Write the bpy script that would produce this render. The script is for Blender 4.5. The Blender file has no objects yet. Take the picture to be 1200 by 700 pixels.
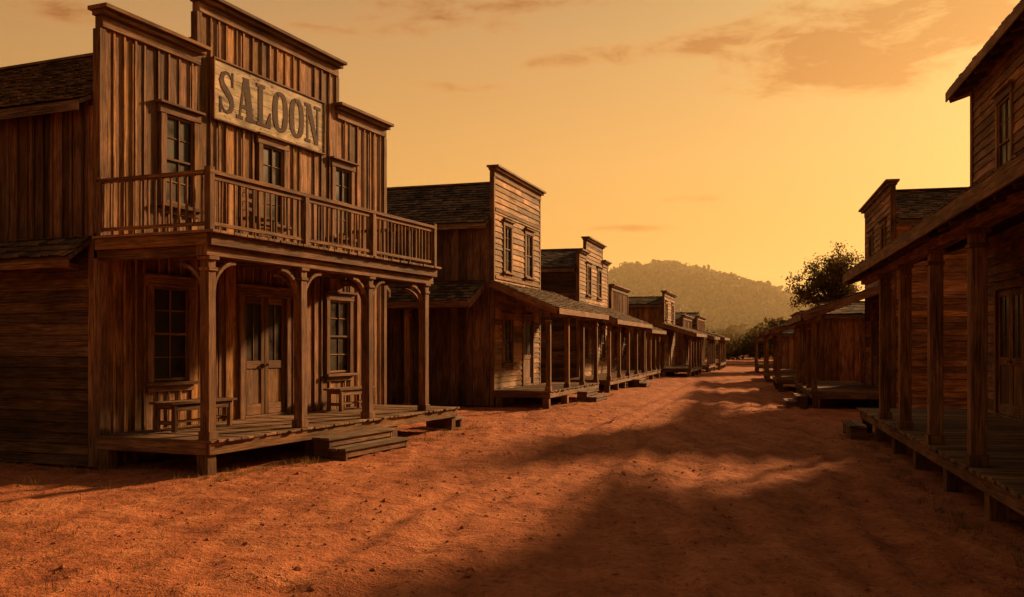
import bpy, math, random
import numpy as np
from mathutils import Vector
random.seed(11); np.random.seed(11)
rnd=random.uniform
Z=Vector((0,0,1))
FPX=1100.0; HOR=405.0; EYE=1.75
SUN_AZ=math.radians(40.5); SUN_EL=math.radians(20.0)
sc=bpy.context.scene
sc.view_settings.view_transform='Standard'
try: sc.view_settings.look='None'
except: pass
sc.view_settings.exposure=0

# ------------------------------------------------------------------ node helpers
class NT:
    def __init__(s,nt): s.nt=nt; s.L=nt.links
    def n(s,t,**k):
        nd=s.nt.nodes.new(t)
        for a,b in k.items(): setattr(nd,a,b)
        return nd
    def put(s,inp,v):
        if isinstance(v,bpy.types.NodeSocket): s.L.new(v,inp)
        else: inp.default_value=v
    def math(s,op,a,b=0.0,c=0.0,clamp=False):
        nd=s.n('ShaderNodeMath',operation=op); nd.use_clamp=clamp
        s.put(nd.inputs[0],a); s.put(nd.inputs[1],b)
        if len(nd.inputs)>2: s.put(nd.inputs[2],c)
        return nd.outputs[0]
    def vmath(s,op,a,b=None):
        nd=s.n('ShaderNodeVectorMath',operation=op); s.put(nd.inputs[0],a)
        if b is not None: s.put(nd.inputs[1],b)
        return nd
    def scale(s,v,sc3):
        return s.vmath('MULTIPLY',v,sc3).outputs[0]
    def noise(s,vec,scale=1,detail=4,rough=.55,dist=0):
        nd=s.n('ShaderNodeTexNoise'); s.put(nd.inputs['Vector'],vec)
        nd.inputs['Scale'].default_value=scale; nd.inputs['Detail'].default_value=detail
        nd.inputs['Roughness'].default_value=rough; nd.inputs['Distortion'].default_value=dist
        return nd.outputs['Fac']
    def ramp(s,fac,stops,interp='LINEAR'):
        nd=s.n('ShaderNodeValToRGB'); s.put(nd.inputs[0],fac); cr=nd.color_ramp; cr.interpolation=interp
        while len(cr.elements)<len(stops): cr.elements.new(.5)
        for e,(p,c) in zip(cr.elements,stops):
            e.position=p; e.color=(c[0],c[1],c[2],1) if not isinstance(c,(int,float)) else (c,c,c,1)
        return nd.outputs[0]
    def mix(s,fac,a,b,mode='MIX'):
        nd=s.n('ShaderNodeMix',data_type='RGBA',blend_type=mode)
        s.put(nd.inputs[0],fac)
        s.put(nd.inputs[6],a if isinstance(a,bpy.types.NodeSocket) else (*a,1))
        s.put(nd.inputs[7],b if isinstance(b,bpy.types.NodeSocket) else (*b,1))
        return nd.outputs[2]
    def mr(s,v,a,b,c,d):
        nd=s.n('ShaderNodeMapRange'); s.put(nd.inputs[0],v)
        for i,x in enumerate((a,b,c,d)): nd.inputs[i+1].default_value=x
        return nd.outputs[0]
    def bump(s,h,strength,dist,nrm=None):
        nd=s.n('ShaderNodeBump'); s.put(nd.inputs['Height'],h)
        nd.inputs['Strength'].default_value=strength; nd.inputs['Distance'].default_value=dist
        if nrm is not None: s.put(nd.inputs['Normal'],nrm)
        return nd.outputs[0]
def newmat(name):
    m=bpy.data.materials.new(name); m.use_nodes=True
    nt=m.node_tree; nt.nodes.clear(); N=NT(nt)
    out=N.n('ShaderNodeOutputMaterial'); b=N.n('ShaderNodeBsdfPrincipled')
    nt.links.new(b.outputs[0],out.inputs[0])
    return m,N,b,out

def wood(name,dark,light,rough=.8,bumps=.5,vmin=.42,vmax=1.3,paint=None):
    m,N,b,out=newmat(name)
    uv=N.n('ShaderNodeUVMap').outputs[0]
    at=N.n('ShaderNodeAttribute',attribute_name='rnd')
    sep=N.n('ShaderNodeSeparateColor'); N.put(sep.inputs[0],at.outputs['Color'])
    r1,r2,_=sep.outputs
    grain=N.noise(N.scale(uv,(60,2.2,1)),1,4,.65,.6)
    crack=N.noise(N.scale(uv,(70,.9,1)),1,2,.5,.3)
    crackm=N.mr(crack,.34,.42,0,1)
    stain=N.noise(N.scale(uv,(5,1.3,1)),1,4,.65,.8)
    geo=N.n('ShaderNodeNewGeometry').outputs['Position']
    big=N.noise(geo,.8,3,.65)
    f=N.mr(grain,.33,.67,0,1)
    col=N.mix(f,dark,light)
    grey=tuple(.4*(light[0]+light[1]+light[2])/3+.6*c for c in light)
    col=N.mix(N.math('MULTIPLY',N.mr(stain,.45,.7,0,1),.4),col,grey)
    if paint:
        pk=N.noise(N.scale(uv,(14,5,1)),1,5,.7,.4)
        pm=N.mr(N.math('ADD',pk,N.math('MULTIPLY',N.math('SUBTRACT',stain,.5),.35)),.35,.42,0,1)
        pc=N.mix(N.mr(stain,.3,.7,0,1),tuple(c*.6 for c in paint),paint)
        col=N.mix(pm,col,pc)
    v=N.math('MULTIPLY',N.mr(r1,0,1,vmin,vmax),N.mr(big,.3,.7,.62,1.2))
    v=N.math('MULTIPLY',v,N.mr(crackm,0,1,.3 if not paint else .7,1))
    v=N.math('MULTIPLY',v,N.mr(stain,.28,.6,.5,1.08))
    z=N.n('ShaderNodeSeparateXYZ'); N.put(z.inputs[0],geo)
    dirt=N.mr(N.math('ADD',z.outputs[2],N.math('MULTIPLY',big,.6)),.2,1.0,.7,1)
    v=N.math('MULTIPLY',v,dirt)
    hs=N.n('ShaderNodeHueSaturation'); N.put(hs.inputs['Color'],col); N.put(hs.inputs['Value'],v)
    N.put(hs.inputs['Saturation'],N.mr(r2,0,1,.9,1.15)); N.put(hs.inputs['Hue'],N.mr(r2,0,1,.492,.508))
    N.put(b.inputs['Base Color'],hs.outputs[0])
    b.inputs['Roughness'].default_value=rough
    b.inputs['Specular IOR Level'].default_value=.25
    h=N.math('ADD',N.math('MULTIPLY',grain,.9),N.math('MULTIPLY',crackm,.8))
    N.put(b.inputs['Normal'],N.bump(h,bumps,.014))
    return m
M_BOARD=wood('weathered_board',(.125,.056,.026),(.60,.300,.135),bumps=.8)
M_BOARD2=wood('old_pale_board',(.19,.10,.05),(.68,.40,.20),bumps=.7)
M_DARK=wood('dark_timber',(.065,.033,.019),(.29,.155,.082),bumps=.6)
M_TRIM=wood('timber_trim',(.09,.043,.022),(.42,.215,.10),bumps=.5,vmin=.65)
M_DECK=wood('deck_plank',(.15,.080,.043),(.52,.31,.175),bumps=.6)
M_SHIN=wood('cedar_shingle',(.075,.046,.030),(.33,.21,.13),bumps=.7,vmin=.3,vmax=1.4)
M_SIGN=wood('sign_paint',(.15,.08,.045),(.36,.22,.12),bumps=.3,vmin=.9,vmax=1.05,paint=(.80,.66,.47))
M_LETTER=wood('letter_paint',(.20,.10,.05),(.30,.17,.09),bumps=.2,vmin=.95,vmax=1.0,paint=(.085,.034,.018))
def glassmat():
    m,N,b,out=newmat('window_glass')
    geo=N.n('ShaderNodeNewGeometry').outputs['Position']
    n=N.noise(geo,2.5,3,.5)
    N.put(b.inputs['Base Color'],N.ramp(n,[(.3,(.010,.007,.005)),(.75,(.045,.030,.018))]))
    N.put(b.inputs['Roughness'],N.mr(n,.3,.7,.22,.5))
    b.inputs['Specular IOR Level'].default_value=.12
    return m
M_GLASS=glassmat()

# ------------------------------------------------------------------ mesh builder
FACES=[(3,2,1,0),(4,5,6,7),(0,1,5,4),(1,2,6,5),(2,3,7,6),(3,0,4,7)]
FIX=[2,2,1,0,1,0]
IDX=[(0,0,0),(1,0,0),(1,1,0),(0,1,0),(0,0,1),(1,0,1),(1,1,1),(0,1,1)]
class MB:
    def __init__(s): s.v=[];s.f=[];s.uv=[];s.c=[]
    def hexa(s,P,grain=2):
        base=len(s.v); s.v.extend([tuple(p) for p in P])
        L=[(P[1]-P[0]).length,(P[3]-P[0]).length,(P[4]-P[0]).length]
        ax,ay,az=P[1]-P[0],P[3]-P[0],P[4]-P[0]
        flip=ax.cross(ay).dot(az)<0
        ou,ov=rnd(0,50),rnd(0,50)
        col=(random.random(),random.random(),random.random(),1.0)
        for fc,fx in zip(FACES,FIX):
            oth=[a for a in (0,1,2) if a!=fx]
            if grain in oth: va=grain; ua=[a for a in oth if a!=grain][0]
            else: ua,va=oth
            seq=fc[::-1] if flip else fc
            s.f.append(tuple(base+i for i in seq))
            for i in seq:
                s.uv.append((ou+IDX[i][ua]*L[ua]+fx*.37,ov+IDX[i][va]*L[va])); s.c.append(col)
    def fb(s,F,a0,a1,z0,z1,n0,n1,grain='z',j=0.0):
        O,U,N=F
        g={'a':0,'n':1,'z':2}[grain]
        dn=rnd(-j,j); sk=rnd(-j,j); tw=rnd(-j,j)*.6
        P=[]
        for (i,k,l) in IDX:
            a=a1 if i else a0; n=(n1 if k else n0)+dn; z=z1 if l else z0
            if g==2: a+=sk*(l-.5)*1.2; n+=tw*(l-.5)
            if g==0: z+=sk*(i-.5)*1.2; n+=tw*(i-.5)
            P.append(O+U*a+N*n+Z*z)
        s.hexa(P,g)
    def beam(s,p0,p1,w,h,up=Z):
        d=(p1-p0).normalized()
        sd=d.cross(up)
        if sd.length<1e-4: sd=d.cross(Vector((1,0,0)))
        sd.normalize(); t=sd.cross(d).normalized()
        P=[]
        for (i,k,l) in IDX:
            P.append((p1 if l else p0)+sd*(w*(i-.5))+t*(h*(k-.5)))
        s.hexa(P,2)
    def obj(s,name,mat,parent=None,bevel=0):
        if not s.v: return None
        me=bpy.data.meshes.new(name); me.from_pydata(s.v,[],s.f)
        uvl=me.uv_layers.new(name='UVMap'); uvl.data.foreach_set('uv',np.array(s.uv,dtype=np.float32).ravel())
        ca=me.color_attributes.new('rnd','FLOAT_COLOR','CORNER'); ca.data.foreach_set('color',np.array(s.c,dtype=np.float32).ravel())
        me.materials.append(mat); me.update()
        o=bpy.data.objects.new(name,me); sc.collection.objects.link(o)
        if parent: o.parent=parent
        if bevel:
            b=o.modifiers.new('bevel','BEVEL'); b.width=bevel; b.segments=1; b.limit_method='ANGLE'; b.angle_limit=math.radians(40)
        return o
def empty(name,loc):
    e=bpy.data.objects.new(name,None); e.location=loc; e.empty_display_size=.5; sc.collection.objects.link(e); return e

def cuts(lo,hi,ops):
    iv=[(lo,hi)]
    for a,b in ops:
        nv=[]
        for x,y in iv:
            if b<=x or a>=y: nv.append((x,y)); continue
            if a>x: nv.append((x,a))
            if b<y: nv.append((b,y))
        iv=nv
    return [(x,y) for x,y in iv if y-x>.02]

def wall_bb(mb,F,a0,a1,z0,z1,ops=(),bw=.24,n=0,batten=True,j=.008):
    """vertical board and batten"""
    a=a0
    ztop=z1 if callable(z1) else (lambda x:z1)
    while a<a1-.02:
        w=bw*rnd(.75,1.25); b=min(a+w,a1)
        if a1-b<.08: b=a1
        ob=[(o[2],o[3]) for o in ops if o[0]<b-.04 and o[1]>a+.04]
        for lo,hi in cuts(z0,ztop((a+b)/2),ob):
            mb.fb(F,a+.004,b-.004,lo+rnd(0,.012),hi,n-.03,n,'z',j)
        if batten and b<a1-.02 and random.random()<.95:
            ob=[(o[2],o[3]) for o in ops if o[0]<b+.03 and o[1]>b-.03]
            for lo,hi in cuts(z0+.01,ztop(b)-.01,ob):
                mb.fb(F,b-.022+rnd(-.004,.004),b+.022,lo,hi,n+.009,n+.026,'z',.006)
        a=b
def wall_cl(mb,F,a0,a1,z0,z1,ops=(),bh=.17,n=0):
    z=z0
    while z<z1-.02:
        t=min(z+bh*rnd(.96,1.04),z1)
        ob=[(o[0],o[1]) for o in ops if o[2]<t-.02 and o[3]>z+.02]
        for lo,hi in cuts(a0,a1,ob):
            x=lo
            while x<hi-.01:
                y=min(x+rnd(1.8,4.0),hi)
                if hi-y<.5: y=hi
                O,U,N=F; P=[]; jn=rnd(-.003,.004); jz=rnd(-.009,.009)
                for (i,k,l) in IDX:
                    aa=(y-.003) if i else x+.003
                    if l: nn=(n+.004 if k else n-.03)
                    else: nn=(n+.032 if k else n-.03)
                    P.append(O+U*aa+N*(nn+jn)+Z*((t+.004 if l else z)+jz*(i-.5)))
                mb.hexa(P,0); x=y
        z=t
def backing(mb,F,a0,a1,z0,z1,n=0):
    mb.fb(F,a0,a1,z0,z1,n-.085,n-.034,'z')

def window(tr,gl,F,a0,a1,z0,z1,n=0,cols=2,rows=3,fw=.11):
    gl.fb(F,a0,a1,z0,z1,n-.030,n-.012)
    tr.fb(F,a0-fw,a0+.01,z0-.02,z1,n-.02,n+.052,'z',.003)
    tr.fb(F,a1-.01,a1+fw,z0-.02,z1,n-.02,n+.052,'z',.003)
    tr.fb(F,a0-fw-.03,a1+fw+.03,z1,z1+.14,n-.02,n+.058,'a',.003)
    tr.fb(F,a0-fw-.07,a1+fw+.07,z1+.14,z1+.18,n-.02,n+.12,'a',.003)
    tr.fb(F,a0-fw-.05,a1+fw+.05,z0-.075,z0-.02,n-.02,n+.12,'a',.003)
    tr.fb(F,a0-fw,a1+fw,z0-.17,z0-.078,n-.02,n+.045,'a',.003)
    zm=(z0+z1)/2
    for lo,hi,dn in ((z0,zm+.02,0.0),(zm-.02,z1,.012)):
        s=.04
        tr.fb(F,a0+.012,a0+.012+s,lo,hi,n-.010,n+.012+dn,'z')
        tr.fb(F,a1-.012-s,a1-.012,lo,hi,n-.010,n+.012+dn,'z')
        tr.fb(F,a0+.012+s,a1-.012-s,lo,lo+s,n-.010,n+.010+dn,'a')
        tr.fb(F,a0+.012+s,a1-.012-s,hi-s,hi,n-.010,n+.010+dn,'a')
        for c in range(1,cols):
            x=a0+(a1-a0)*c/cols; tr.fb(F,x-.012,x+.012,lo+s,hi-s,n-.010,n+.004+dn,'z')
    if rows>1:
        for lo,hi in ((z0,zm),(zm,z1)):
            x=(lo+hi)/2
            tr.fb(F,a0+.052,a1-.052,x-.012,x+.012,n-.010,n+.002,'a')
def door(tr,gl,F,a0,a1,z0,z1,n=0,leaves=1,fw=.12):
    tr.fb(F,a0-fw,a0,z0,z1,n-.02,n+.055,'z',.003)
    tr.fb(F,a1,a1+fw,z0,z1,n-.02,n+.055,'z',.003)
    tr.fb(F,a0-fw-.03,a1+fw+.03,z1,z1+.15,n-.02,n+.06,'a',.003)
    tr.fb(F,a0-fw-.07,a1+fw+.07,z1+.15,z1+.19,n-.02,n+.12,'a',.003)
    tr.fb(F,a0,a1,z0,z0+.04,n-.03,n+.06,'a')
    w=(a1-a0)/leaves
    for k in range(leaves):
        x0=a0+k*w+.008; x1=a0+(k+1)*w-.008; s=.10
        h=z1-z0; zm=z0+h*.44
        tr.fb(F,x0,x0+s,z0+.045,z1-.01,n-.03,n+.008,'z')
        tr.fb(F,x1-s,x1,z0+.045,z1-.01,n-.03,n+.008,'z')
        for q0,q1 in ((z0+.045,z0+.24),(zm-.08,zm+.06),(z1-.13,z1-.01)):
            tr.fb(F,x0+s,x1-s,q0,q1,n-.03,n+.006,'a')
        tr.fb(F,x0+s,x1-s,z0+.24,zm-.08,n-.03,n-.012,'z')
        gl.fb(F,x0+s,x1-s,zm+.06,z1-.13,n-.03,n-.014)
        xm=(x0+x1)/2
        tr.fb(F,xm-.012,xm+.012,zm+.06,z1-.13,n-.013,n+.0,'z')
        kx=x1-.05 if k==0 else x0+.05
        tr.fb(F,kx-.018,kx+.018,zm-.03,zm+.01,n+.008,n+.06,'n')
def shingles(mb,P,A,la,S,ls,Nn,sw=.19,ex=.19):
    mb.hexa([P+A*(la*i)+S*(ls*k)+Nn*(-.06+.055*l) for (i,k,l) in IDX],0)
    s=0.0
    while s<ls-.02:
        x=-rnd(0,sw)
        while x<la:
            w=sw*rnd(.65,1.35); x0=max(x,0); x1=min(x+w,la)
            if x1-x0>.03:
                e=min(s+ex*1.35,ls); st=s+rnd(-.018,.016); up=rnd(0,.014); t=rnd(.014,.026)
                PP=[]
                for (i,k,l) in IDX:
                    xx=x1-.004 if i else x0+.004
                    ss=e if k else st
                    nn=(.002+.004*l) if k else (.022+up*(.5+i)+t*l)
                    PP.append(P+A*xx+S*ss+Nn*nn)
                mb.hexa(PP,1)
            x+=w
        s+=ex

def gable(roof,U,N,L,depth,ez,rz,oh=.3,y0=.12,sw=.2,ex=.2):
    half=L/2; sl=math.atan2(rz-ez,half); c,s_=math.cos(sl),math.sin(sl); ln=(half+oh)/c
    for sgn,ao in ((1,0.0),(-1,L)):
        P=U*(ao-sgn*oh)+Z*(ez-oh*math.tan(sl)+.07)+N*(-y0)
        S=(U*sgn*c+Z*s_); A=-N; Nn=(U*(-sgn)*s_+Z*c)
        shingles(roof,P,A,depth+oh-y0,S,ln,Nn,sw,ex)
        roof.fb((P-S*.0,-N,U*(-sgn)),0,depth+oh-y0,-.16,-.03,0.0,.03,'a')
    roof.beam(U*half-N*y0+Z*(rz+.10),U*half-N*(depth+oh)+Z*(rz+.10),.26,.05)

def cap(tr,F,a0,a1,z,n=0,oh=.12,big=True):
    tr.fb(F,a0-oh,a1+oh,z,z+.06,n-.16,n+.20,'a',.002)
    tr.fb(F,a0-oh*.6,a1+oh*.6,z-.07,z-.003,n-.12,n+.13,'a',.002)
    tr.fb(F,a0-.02,a1+.02,z-.24,z-.073,n-.10,n+.05,'a',.002)

def deck(dk,tr,F,a0,a1,n1,z=.47,n0=.03):
    a=a0
    while a<a1-.02:
        b=min(a+rnd(.13,.17),a1)
        dk.fb(F,a+.004,b-.004,z-.035,z+rnd(-.005,.005),n0,n1+rnd(-.03,.02)+.05,'n',.004)
        a=b
    tr.fb(F,a0,a1,z-.20,z-.037,n1-.06,n1+.0,'a',.004)
    tr.fb(F,a0+.002,a0+.06,z-.20,z-.037,n0,n1-.06,'n')
    tr.fb(F,a1-.06,a1-.002,z-.20,z-.037,n0,n1-.06,'n')
    k=max(2,int((a1-a0)/1.9)+1)
    for i in range(k):
        x=a0+.1+(a1-a0-.2)*i/(k-1)
        tr.fb(F,x-.09,x+.09,-.08,z-.205,n1-.22,n1-.03,'z',.01)
        tr.fb(F,x-.09,x+.09,-.08,z-.205,n0+.05,n0+.22,'z',.01)
        tr.fb(F,x-.03,x+.03,z-.19,z-.04,n0+.02,n1-.07,'n')

def post(tr,F,a,n,z0,z1,w=.15,capd=True):
    h=w/2
    tr.fb(F,a-h,a+h,z0,z1,n-h,n+h,'z',.008)
    if capd:
        tr.fb(F,a-h-.02,a+h+.02,z0,z0+.12,n-h-.02,n+h+.02,'z')
        tr.fb(F,a-h-.018,a+h+.018,z1-.20,z1-.15,n-h-.018,n+h+.018,'a')
        tr.fb(F,a-h-.03,a+h+.03,z1-.05,z1,n-h-.03,n+h+.03,'a')

def porch_roof(tr,rf,F,a0,a1,p,zi,zo,posts,z_deck=.47,pw=.15,oh=.28,ex=.22):
    O,U,N=F
    bt=zo+ (zi-zo)*(oh/(p+oh))-.10
    for x in posts: post(tr,F,x,p-.08,z_deck,bt-.18,pw)
    tr.fb(F,a0+.03,a1-.03,bt-.18,bt,p-.16,p-.01,'a',.003)
    ln=math.hypot(p+oh,zi-zo); S=((-N)*(p+oh)+Z*(zi-zo)).normalized(); Nn=(N*(zi-zo)+Z*(p+oh)).normalized()
    P=O+U*(a0-.12)+N*(p+oh)+Z*zo
    la=a1-a0+.24
    x=.05
    while x<la:
        rf.hexa([P+U*(x+.05*i)+S*(.03+(ln-.05)*k)+Nn*(-.17+.105*l) for (i,k,l) in IDX],1)
        x+=.6
    shingles(rf,P,U,la,S,ln,Nn,.2,ex)
    tr.fb((P,U,N),-.01,la+.01,-.15,.015,.002,.03,'a',.003)
    for q in (-.025,la):
        tr.hexa([P+U*(q+.025*i)+S*(ln*k)+Nn*(-.19+.20*l) for (i,k,l) in IDX],1)

def steps(tr,dk,F,a0,a1,n0,z=.47,cnt=2):
    r=z/(cnt+1)
    for k in range(cnt):
        zt=z-r*(k+1); nn=n0+.30*k
        dk.fb(F,a0-.06,a1+.06,zt-.045,zt,nn+.0,nn+.155,'a',.004)
        dk.fb(F,a0-.06,a1+.06,zt-.045,zt-.002,nn+.162,nn+.32,'a',.004)
        tr.fb(F,a0,a0+.06,-.05,zt-.047,nn,nn+.29,'n')
        tr.fb(F,a1-.06,a1,-.05,zt-.047,nn,nn+.29,'n')
        tr.fb(F,a0+.06,a1-.06,zt-r+.01,zt-.047,nn+.26,nn+.285,'a')

def frames(vpx,side):
    d=Vector((vpx-600,FPX,0)).normalized()
    N=Vector((d.y,-d.x,0)) if side=='L' else Vector((-d.y,d.x,0))
    return d,N

def western(name,O,vpx,side,L,depth,ez,rz,steps_f,fstyle='bb',sstyle='bb',wins=(),doors=(),swins=(),porch=None,
            mats=(M_BOARD,M_BOARD),bevel=0,ssw=.2,capoh=.12,nearporch=None,panel=None):
    U,N=frames(vpx,side)
    E=empty(name,O); V0=Vector((0,0,0))
    W=MB();SW=MB();T=MB();G=MB();RF=MB();DK=MB()
    F=(V0,U,N); FN=(V0,-N,-U); FF=(U*L,-N,U); FR=(-N*depth,U,-N)
    ops=[(a-.1,b+.1,c-.1,d+.12) for a,b,c,d in wins]+[(a-.1,b+.1,c,d+.12) for a,b,c,d in doors]
    for a0,a1,zt in steps_f:
        if fstyle=='bb': wall_bb(W,F,a0,a1,0,zt,ops)
        else: wall_cl(W,F,a0,a1,0,zt,ops)
        backing(W,F,a0,a1,0,zt-.01)
    for i,(a0,a1,zt) in enumerate(steps_f):
        cap(T,F,a0,a1,zt,oh=capoh)
        pl=steps_f[i-1][2] if i>0 else 0
        pr=steps_f[i+1][2] if i<len(steps_f)-1 else 0
        if zt>pl: T.fb(F,a0-.02,a0+.10,pl,zt-.245,-.10,.034,'z',.003)
        if zt>pr: T.fb(F,a1-.10,a1+.02,pr,zt-.245,-.10,.034,'z',.003)
        if panel:
            for pz in panel: T.fb(F,a0+.105,a1-.105,pz,pz+.09,.002,.05,'a',.002)
    for w in wins: window(T,G,F,*w)
    for d in doors: door(T,G,F,*d,leaves=2 if d[1]-d[0]>1.1 else 1)
    sops=[(a-.1,b+.1,c-.1,d+.12) for a,b,c,d in swins]
    for FS,op in ((FN,sops),(FF,())):
        if sstyle=='bb': wall_bb(SW,FS,.11,depth,0,ez,op)
        else: wall_cl(SW,FS,.11,depth,0,ez,op)
        backing(SW,FS,.11,depth,0,ez-.01)
        T.fb(FS,depth-.1,depth+.01,0,ez-.02,0.002,.036,'z')
    for w in swins: window(T,G,FN,*w)
    gz=lambda x: ez+(rz-ez)*(1-abs(x-L/2)/(L/2))
    wall_bb(SW,FR,0,L,0,gz)
    gable(RF,U,N,L,depth,ez,rz,sw=ssw,ex=ssw)
    if porch:
        p=porch
        if p.get('deck',True):
            deck(DK,T,F,p.get('d0',p['a0']),p.get('d1',p['a1']),p['p'])
        porch_roof(T,RF,F,p['a0'],p['a1'],p['p'],p['zi'],p['zo'],p['posts'],z_deck=.47 if p.get('deck',True) else 0,pw=p.get('pw',.13),ex=p.get('ex',.22))
        for s in p.get('steps',()): steps(T,DK,F,s[0],s[1],p['p']+.06)
    if nearporch:
        q=nearporch
        porch_roof(T,RF,FN,q['a0'],q['a1'],q['p'],q['zi'],q['zo'],q['posts'],z_deck=0,pw=.13)
    W.obj('front_wall',mats[0],E,bevel); SW.obj('side_walls',mats[1],E,bevel); T.obj('trim_doors_and_posts',M_TRIM,E,bevel)
    G.obj('window_glass',M_GLASS,E); RF.obj('shingle_roof',M_SHIN,E); DK.obj('porch_deck',M_DECK,E,bevel)
    return E,U,N

def gp(u,D): return Vector(((u-600)/FPX*D,D,0))

# ================================================================== SALOON
def saloon():
    U,N=frames(1060,'L')
    O=Vector((-5.90,13.48,0)); E=empty('saloon_building',O); V0=Vector((0,0,0))
    F=(V0,U,N); FN=(V0,-N,-U)
    L=7.95; depth=9.0; p=1.95; EZ=5.32; RZ=7.45
    W=MB();SW=MB();T=MB();G=MB();RF=MB();DK=MB();BL=MB()
    wins=[(1.24,1.88,3.98,5.36),(3.62,4.26,3.98,5.36),(5.95,6.55,3.98,5.36),(.98,1.76,1.2,2.66),(5.75,6.5,1.2,2.66)]
    doors=[(3.12,4.34,.47,2.62)]
    ops=[(a-.1,b+.1,c-.1,d+.12) for a,b,c,d in wins]+[(a-.1,b+.1,c,d+.12) for a,b,c,d in doors]
    st=[(0,2.0,6.56),(2.0,6.05,7.44),(6.05,L,6.60)]
    for a0,a1,zt in st:
        wall_bb(W,F,a0,a1,0,zt,ops,bw=.235)
        backing(W,F,a0,a1,0,zt-.01); cap(T,F,a0,a1,zt,oh=.10)
    for a,z0,z1 in ((0,3.35,6.3),(2.0,6.6,7.2),(6.05,6.65,7.2),(L,0,6.35)):
        T.fb(F,a-.06,a+.06,z0,z1,-.10,.036,'z',.003)
    T.fb(F,-.06,.09,.0,3.0,-.10,.036,'z',.003)
    for w in wins: window(T,G,F,*w,rows=2)
    for d in doors: door(T,G,F,*d,leaves=2)
    for FS,op in ((FN,[(3.9,5.1,1.1,2.75)]),((U*L,-N,U),())):
        wall_bb(SW,FS,.11,depth,3.2,EZ,(),bw=.2); backing(SW,FS,.11,depth,3.2,EZ-.01)
        wall_cl(SW,FS,.11,depth,0,3.2,op,bh=.16); backing(SW,FS,.11,depth,0,3.19)
        T.fb(FS,.10,.20,0,5.2,.03,.055,'z',.003)
        O2,UU,NN=FS
        S=(-NN*.50+Z*.36).normalized(); Nn=(NN*.36+Z*.50).normalized()
        shingles(RF,NN*.50+Z*2.98+UU*.12+O2,UU,depth-.12,S,.60,Nn,.2,.17)
        T.fb((O2,UU,NN),.12,depth,2.84,2.95,.44,.48,'a')
        x=.4
        while x<depth: T.fb(FS,x,x+.06,2.85,2.93,.03,.44,'n'); x+=.75
    window(T,G,FN,4.0,5.0,1.2,2.6,rows=2)
    gz=lambda x: EZ+(RZ-EZ)*(1-abs(x-L/2)/(L/2))
    wall_bb(SW,(-N*depth,U,-N),0,L,0,gz)
    gable(RF,U,N,L,depth,EZ,RZ,oh=.28,sw=.2,ex=.2)
    deck(DK,T,F,-.12,7.45,p+.1)
    steps(T,DK,F,2.2,4.15,p+.16)
    DK.fb(F,7.52,8.25,.16,.21,p-.75,p-.1,'a'); T.fb(F,7.56,7.64,-.05,.158,p-.7,p-.15,'n'); T.fb(F,8.1,8.18,-.05,.158,p-.7,p-.15,'n')
    pa=[.0,2.1,4.1,6.18]
    for a in pa: post(T,F,a,p-.02,.47,2.96,.15)
    def arc(c0,dirv,r=.44,n=7):
        pts=[c0+dirv*(r*(1-math.cos(t)))+Z*(r*math.sin(t)) for t in [i*math.pi/2/n for i in range(n+1)]]
        for i in range(n): T.beam(pts[i],pts[i+1]+ (pts[i+1]-pts[i])*.1,.055,.075,dirv.cross(Z))
    for i,a in enumerate(pa):
        c=U*a+N*(p-.02)+Z*2.46
        if i>0: arc(c-U*.08,-U)
        if i<3: arc(c+U*.08,U)
        arc(c-N*.08,-N,.4)
    e=6.42
    T.fb(F,-.14,e,2.96,3.10,p-.11,p+.07,'a',.004)
    T.fb(F,-.14,e+.02,3.10,3.26,p+.09,p+.15,'a',.004)
    T.fb(F,-.16,-.10,3.10,3.26,.04,p+.088,'n'); T.fb(F,e-.05,e+.01,3.10,3.26,.04,p+.088,'n')
    T.fb(F,-.10,.05,2.96,3.095,.04,p-.112,'n'); T.fb(F,e-.2,e-.06,2.96,3.095,.04,p-.112,'n')
    x=.3
    while x<e-.2: T.fb(F,x,x+.06,3.09,3.255,.03,p+.08,'n'); x+=.55
    a=-.2
    while a<e+.08:
        b=min(a+rnd(.13,.16),e+.08); DK.fb(F,a+.003,b-.003,3.262,3.30,.03,p+.22+rnd(-.01,.01),'n',.003); a=b
    zr=4.06
    BL.fb(F,-.13,e+.05,zr,zr+.055,p+.02,p+.12,'a',.003)
    BL.fb(F,-.10,e,zr-.07,zr-.002,p+.045,p+.09,'a'); BL.fb(F,-.10,e,3.37,3.42,p+.045,p+.09,'a')
    BL.fb(F,-.13,-.03,zr+.001,zr+.055,.03,p+.015,'n'); BL.fb(F,-.10,-.06,3.37,3.42,.03,p+.04,'n')
    BL.fb(F,e-.05,e+.05,zr+.001,zr+.055,.03,p+.015,'n'); BL.fb(F,e-.02,e+.02,3.37,3.42,.03,p+.04,'n')
    x=.03
    while x<e-.05:
        BL.fb(F,x-.015,x+.015,3.42,zr-.07,p+.05,p+.08,'z',.008); x+=.135+rnd(-.006,.006)
    x=.14
    while x<p-.02:
        for aa in (-.08,e): BL.fb(F,aa-.015,aa+.015,3.42,zr,x-.015,x+.015,'z',.006)
        x+=.135
    for aa in (-.08,2.1,4.1,e): 
        BL.fb(F,aa-.05,aa+.05,3.30,zr+.10 if aa in(-.08,e) else zr-.002,p+.02,p+.12,'z',.003)
    BL.fb(F,-.13,-.03,3.30,zr+.08,.04,.12,'z')
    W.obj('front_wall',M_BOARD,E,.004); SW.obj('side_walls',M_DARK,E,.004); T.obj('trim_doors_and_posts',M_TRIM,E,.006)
    G.obj('window_glass',M_GLASS,E); RF.obj('shingle_roof',M_SHIN,E); DK.obj('porch_deck_and_steps',M_DECK,E,.005)
    BL.obj('balcony_railing',M_TRIM,E,.004)
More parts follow.
